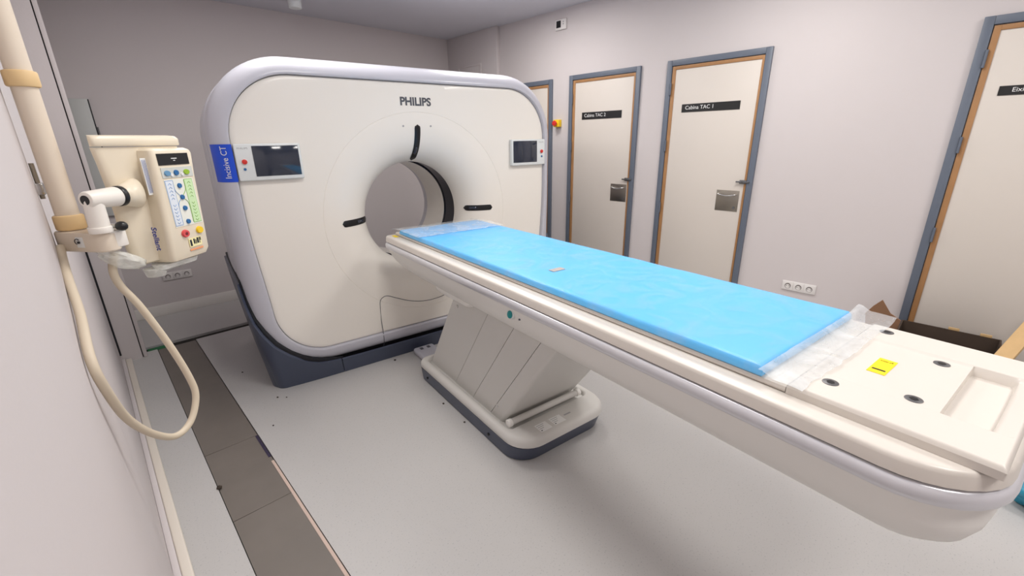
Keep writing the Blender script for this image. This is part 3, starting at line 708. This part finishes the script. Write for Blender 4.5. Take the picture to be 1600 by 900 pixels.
for u0, u1, mo, mi in ((.094, .119, MB_, MPB), (.155, .183, MG_, MPG)):
    f2 = fbox('arrow_column', u0, u1, 1.297, 1.4145, mo, gr, th=0.0009)
    fbox('column_face', u0 + .0013, u1 - .0013, 1.2985, 1.413, mi, gr, th=0.0012)
    for k in range(12):
        if k == 6: continue
        zc = 1.304 + k * 0.0092; uc = (u0 + u1) / 2; s_ = 1 if k > 6 else -1
        tube('arrow', [H(uc - .005, FN + .0014, zc - .0022 * s_), H(uc, FN + .0014, zc + .0022 * s_), H(uc + .005, FN + .0014, zc - .0022 * s_)], 0.0008, MB_ if mo is MB_ else MG_, gr, n=4, sub=1)
for z in (1.399, 1.369, 1.340, 1.304):
    fbtn('round_key', .1365, z, .0068, M_BLUEB, gr)
for q, m in ((-1, MB_), (1, MG_)):
    tube('flow_line', [H(.1365 + q * .018, FN + .001, 1.413), H(.1365 + q * .017, FN + .001, 1.388), H(.1365 + q * .004, FN + .001, 1.372), H(.1365 + q * .004, FN + .001, 1.366), H(.1365 + q * .017, FN + .001, 1.350), H(.1365 + q * .018, FN + .001, 1.300)], 0.0008, m, gr, n=5)
rb_ = fbtn('stop_key', .117, 1.274, .0105, mat('stop_red', rgb(222, 84, 84), 0.4), fa, th=0.005, sx=1.15)
fbtn('stop_symbol', .117, 1.274, .005, mat('symbol_maroon', rgb(120, 30, 36), 0.5), rb_, th=0.0056)
fbtn('start_key', .167, 1.275, .010, M_YELB, fa, th=0.005, sx=1.15)
sk = fbox('code_sticker', .122, .165, 1.234, 1.258, mat('sticker_pale_yellow', rgb(246, 236, 180), 0.5), fa)
for u0, u1, z0, z1 in ((.125, .131, 1.237, 1.254), (.137, .142, 1.241, 1.255), (.144, .147, 1.240, 1.252), (.149, .155, 1.241, 1.256), (.157, .159, 1.240, 1.256), (.160, .163, 1.247, 1.256)):
    fbox('print_mark', u0, u1, z0, z1, M_BLACK, sk, th=0.0016)
fbox('orange_print', .121, .166, 1.2245, 1.2290, mat('print_orange', rgb(240, 160, 110), 0.5), fa)
# body side: long data label and maker's lettering
ss = mesh('data_label', [H(.062, .003, 1.472), H(.077, .0035, 1.472), H(.074, .0045, 1.383), H(.060, .004, 1.383)], [(0, 1, 2, 3)], M_LABELW, hd, 0)
for k in range(3): mesh('print_line', [H(.0635 + k * .004 - .0003 * 0, .0052, 1.468), H(.065 + k * .004, .0052, 1.468), H(.0645 + k * .0036, .0056, 1.388), H(.063 + k * .0036, .0056, 1.388)], [(0, 1, 2, 3)], mat('print_blue_grey', rgb(140, 150, 190), 0.5), ss, 0)
text('maker_lettering', 'Stellant', 0.020, mat('print_navy', rgb(44, 48, 110), 0.5), lambda x, y, z: H(.045 + y, .0045 + z * 0.3, 1.306 - x), hd, 'LEFT', bold=0.0005, shear=0.25, width=0.062)
# clear plastic under the head
loft('drip_shield', [hloop(.025, .165, -.09, .012, .02, 1.2035), hloop(.030, .160, -.085, .010, .02, 1.192), hloop(.045, .120, -.075, -.002, .02, 1.186)], M_CLEAR, inj)
cyl('syringe_collar', H(.052, -.03, 1.174), H(.052, -.03, 1.196), 0.021, M_CLEAR, inj, r2=0.026, n=28, bevel=0.002)
def bag(c, ru, rn, h):
    bm = bmesh.new(); bmesh.ops.create_icosphere(bm, subdivisions=4, radius=1)
    for v in bm.verts:
        k = 1 + 0.16 * noise.noise(v.co * 2.1) + 0.07 * noise.noise(v.co * 6)
        p = v.co * k
        q = c[0] + p.x * ru - 0.020 * max(0, p.z) , c[1] + p.y * rn, c[2] + p.z * h - 0.022 * p.x
        v.co = H(*q)
    return bm
from_bm('plastic_pouch', bag((-0.030, -0.02, 1.243), 0.048, 0.03, 0.026), M_CLEAR, inj)
# cable loop
cpx = [((95, 386), 1.43), ((97, 402), 1.40), ((108, 440), 1.32), ((125, 490), 1.22), ((141, 560), 1.10), ((166, 610), 1.10), ((200, 655), 1.18), ((240, 678), 1.26), ((275, 681), 1.32), ((298, 658), 1.36), ((306, 620), 1.39), ((296, 590), 1.40), ((265, 540), 1.40), ((220, 480), 1.40), ((187, 445), 1.40), ((176, 420), 1.40), ((180, 395), 1.41)]
tube('cable', [W(at_y(p[0], p[1], Y)) for p, Y in cpx], 0.0085, M_CABLE, inj, n=12, sub=8)

# ------------------------------------------------------------------ wall fittings
def socket(name, label, origin, facing, group='triple wall sockets'):
    t = thing(name, label, 'wall socket', origin, facing, group)
    # local: x along the wall, -y out of the wall
    box('back_plate', (-0.112, -0.008, -0.037), (0.112, -0.0004, 0.037), M_SOCK, t, bevel=0.003)
    for k in (-1, 0, 1):
        x = k * 0.0715
        p = box('socket_module', (x - 0.033, -0.0105, -0.033), (x + 0.033, -0.008, 0.033), M_SOCK, t, bevel=0.001)
        cyl('socket_well', (x, -0.0125, 0), (x, -0.0105, 0), 0.0205, M_SOCKD, p, n=24)
        cyl('socket_floor', (x, -0.0130, -0.004), (x, -0.0125, -0.004), 0.0155, M_SOCK, p, n=20)
        for s in (-1, 1): cyl('pin_hole', (x + s * 0.008, -0.0134, -0.001), (x + s * 0.008, -0.0130, -0.001), 0.003, M_BLACK, p, n=8)
    return t
socket('wall_socket', 'triple white wall socket low on the wall beside the exit door', (XR, 0.783, 0.400), -PI / 2)
socket('wall_socket', 'triple white wall socket low on the back wall behind the injector', (0.448, YB, 0.353), 0)
t = thing('emergency_stop', 'yellow box with red mushroom button between door frames', 'emergency button', (XR, 3.20, 1.656), -PI / 2)
box('housing', (-0.036, -0.052, -0.036), (0.036, -0.0004, 0.036), M_YELB, t, bevel=0.005)
cyl('mushroom_button', (-0.0, -0.085, 0), (0.0, -0.066, 0), 0.026, M_RED, t, n=28, bevel=0.005)
cyl('button_neck', (0, -0.066, 0), (0, -0.052, 0), 0.014, M_RED, t, n=20)
t = thing('thermostat', 'small white wall thermostat with black display high on the wall', 'thermostat', (XR, 3.185, 2.562), -PI / 2)
box('housing', (-0.068, -0.022, -0.045), (0.068, -0.0004, 0.045), M_SOCK, t, bevel=0.004)
box('display', (-0.052, -0.024, -0.026), (0.004, -0.0215, 0.034), M_BLACK, t, bevel=0.001)
for zq in (0.02, 0.0): cyl('key', (0.036, -0.0245, zq), (0.036, -0.0215, zq), 0.006, M_TXTL, t, n=12)
t = thing('wall_cabinet', 'grey electrical cabinet on the back wall beside the pier', 'cabinet', (0.105, YB, 0.95))
box('body', (-0.042, -0.03, 0), (0.080, -0.0004, 0.907), M_CAB, t, bevel=0.003)
box('door_edge', (0.0805, -0.026, 0.004), (0.088, -0.0004, 0.905), M_DARK, t, bevel=0.001)  # dark strip standing in for the shadow line beside the cabinet
cyl('hinge', (0.094, -0.02, 0.62), (0.094, -0.02, 0.70), 0.005, M_GREYMET, t, n=10)
t = thing('wall_latch', 'chrome latch bracket on the left wall behind the injector pole', 'latch', (XL, 1.60, 1.36))
box('plate', (0.0003, -0.022, 0.0), (0.004, 0.022, 0.115), M_CHROME, t, bevel=0.001)
box('keeper', (0.004, -0.014, 0.03), (0.022, 0.014, 0.058), M_CHROME, t, bevel=0.003)
cyl('bolt_rod', (0.013, 0.0, 0.02), (0.013, 0.0, 0.105), 0.005, M_STEEL, t, n=14)
for zq in (0.01, 0.104): cyl('screw', (0.004, 0.012, zq), (0.006, 0.012, zq), 0.004, M_GREYMET, t, n=10)

# ------------------------------------------------------------------ packing left on the floor by the exit door
bx0, bx1, by0, by1, bh = 3.40, 3.715, -0.295, 0.158, 0.330
t = thing('cardboard_box', 'open dark brown packing carton by the exit door', 'carton', ((bx0 + bx1) / 2, (by0 + by1) / 2, 0))
hx_, hy_ = (bx1 - bx0) / 2, (by1 - by0) / 2
box('base_panel', (-hx_, -hy_, 0), (hx_, hy_, 0.008), M_CARDD, t)
for a, b in (((-hx_, -hy_, 0.008), (-hx_ + .008, hy_, bh)), ((hx_ - .008, -hy_, 0.008), (hx_, hy_, bh)), ((-hx_ + .008, -hy_, 0.008), (hx_ - .008, -hy_ + .008, bh)), ((-hx_ + .008, hy_ - .008, 0.008), (hx_ - .008, hy_, bh))):
    box('side_panel', a, b, M_CARDD, t)
for yq, wq in ((-0.02, 0.05), (-0.16, 0.05)):
    box('torn_flap', (hx_ - 0.009, yq - wq / 2, bh), (hx_ - 0.003, yq + wq / 2, bh + 0.018), M_PLANK, t, bevel=0.002)
def sheet(name, pts, th, m, parent):
    A = [Vector(p) for p in pts]; n_ = (A[1] - A[0]).cross(A[2] - A[0]).normalized() * th
    k = len(A); vs_ = A + [p + n_ for p in A]
    return mesh(name, vs_, [tuple(range(k)), tuple(range(k, 2 * k))] + [(i, (i + 1) % k, k + (i + 1) % k, k + i) for i in range(k)], m, parent, 0)
fl0 = Vector(t.location)
fp = [at_x(1408, 500, 3.60), at_x(1403, 512, 3.60), at_x(1399, 530, 3.60), at_x(1350, 520, 3.60), at_x(1353, 488, 3.60), at_x(1366, 476, 3.60), at_x(1381, 466, 3.60), at_x(1392, 488, 3.60)]
fp = [Vector((p.x + (0.10 - 0.35 * (p.y - 0.15)) * 0.0 + (p.z - 0.33) * -0.25, p.y, p.z)) for p in fp]
sheet('flap', [p - fl0 for p in fp], 0.006, M_CARD, t)
P1 = at_x(1573, 553, 3.35); P2 = at_x(1618, 503, 3.60); dr = (P2 - P1).normalized()
tb = P1 - dr * ((P1.z - 0.03) / dr.z); te = P2 + dr * 0.05
pk = thing('wooden_plank', 'raw wooden plank leaning beside the packing carton', 'plank', (tb.x, tb.y, 0))
sd = dr.cross(Vector((0, 0, 1))).normalized(); un = sd.cross(dr).normalized(); org = Vector((tb.x, tb.y, 0))
Lp = (te - tb).length
box('board', (0, -0.035, -0.011), (Lp, 0.035, 0.011), M_PLANK, pk, bevel=0.002, xf=lambda c: tb + dr * c.x + sd * c.y + un * c.z - org)
cp = at_floor(1597, 770, 0.06)
bm = bmesh.new(); bmesh.ops.create_icosphere(bm, subdivisions=4, radius=1)
for v in bm.verts:
    k = 1 + 0.35 * noise.noise(v.co * 1.8 + Vector((4, 1, 2))) + 0.15 * noise.noise(v.co * 5)
    v.co = Vector((v.co.x * 0.10 * k, v.co.y * 0.14 * k, max(0.0, 0.075 + v.co.z * 0.085 * k)))
bgo = from_bm('plastic_bag', bm, M_BAG); bgo.location = (cp.x + 0.02, cp.y - 0.10, 0)
tag(bgo, 'crumpled blue and green plastic bag on the floor past the table end', 'bag')
for i, (px, py, s) in enumerate(((343, 763, 0.012), (379, 582, 0.006), (434, 621, 0.006), (448, 621, 0.005), (427, 665, 0.005), (617, 563, 0.009), (693, 631, 0.006), (726, 660, 0.006))):
    z0 = 0.0 if i else -0.004
    p = at_floor(px, py, 0.0)
    bm = bmesh.new(); bmesh.ops.create_icosphere(bm, subdivisions=1, radius=s)
    for v in bm.verts: v.co = Vector((v.co.x * (1 + random.uniform(-.4, .4)), v.co.y * (1.3 + random.uniform(-.4, .4)), max(0, v.co.z * 0.5 + s * 0.4)))
    o = from_bm('debris_chip', bm, mat('chip_dark', rgb(58, 48, 40), 0.8), None, 0); o.location = p
    tag(o, ('dark brown chip lying on the bare slate tiles' if i == 0 else 'dark curled chip lying in front of the scanner base' if i == 5 else 'tiny black crumb lying beside the table pedestal' if i > 5 else 'tiny black crumb on vinyl between slate tiles and scanner base'), 'debris', 'loose chips on the floor')
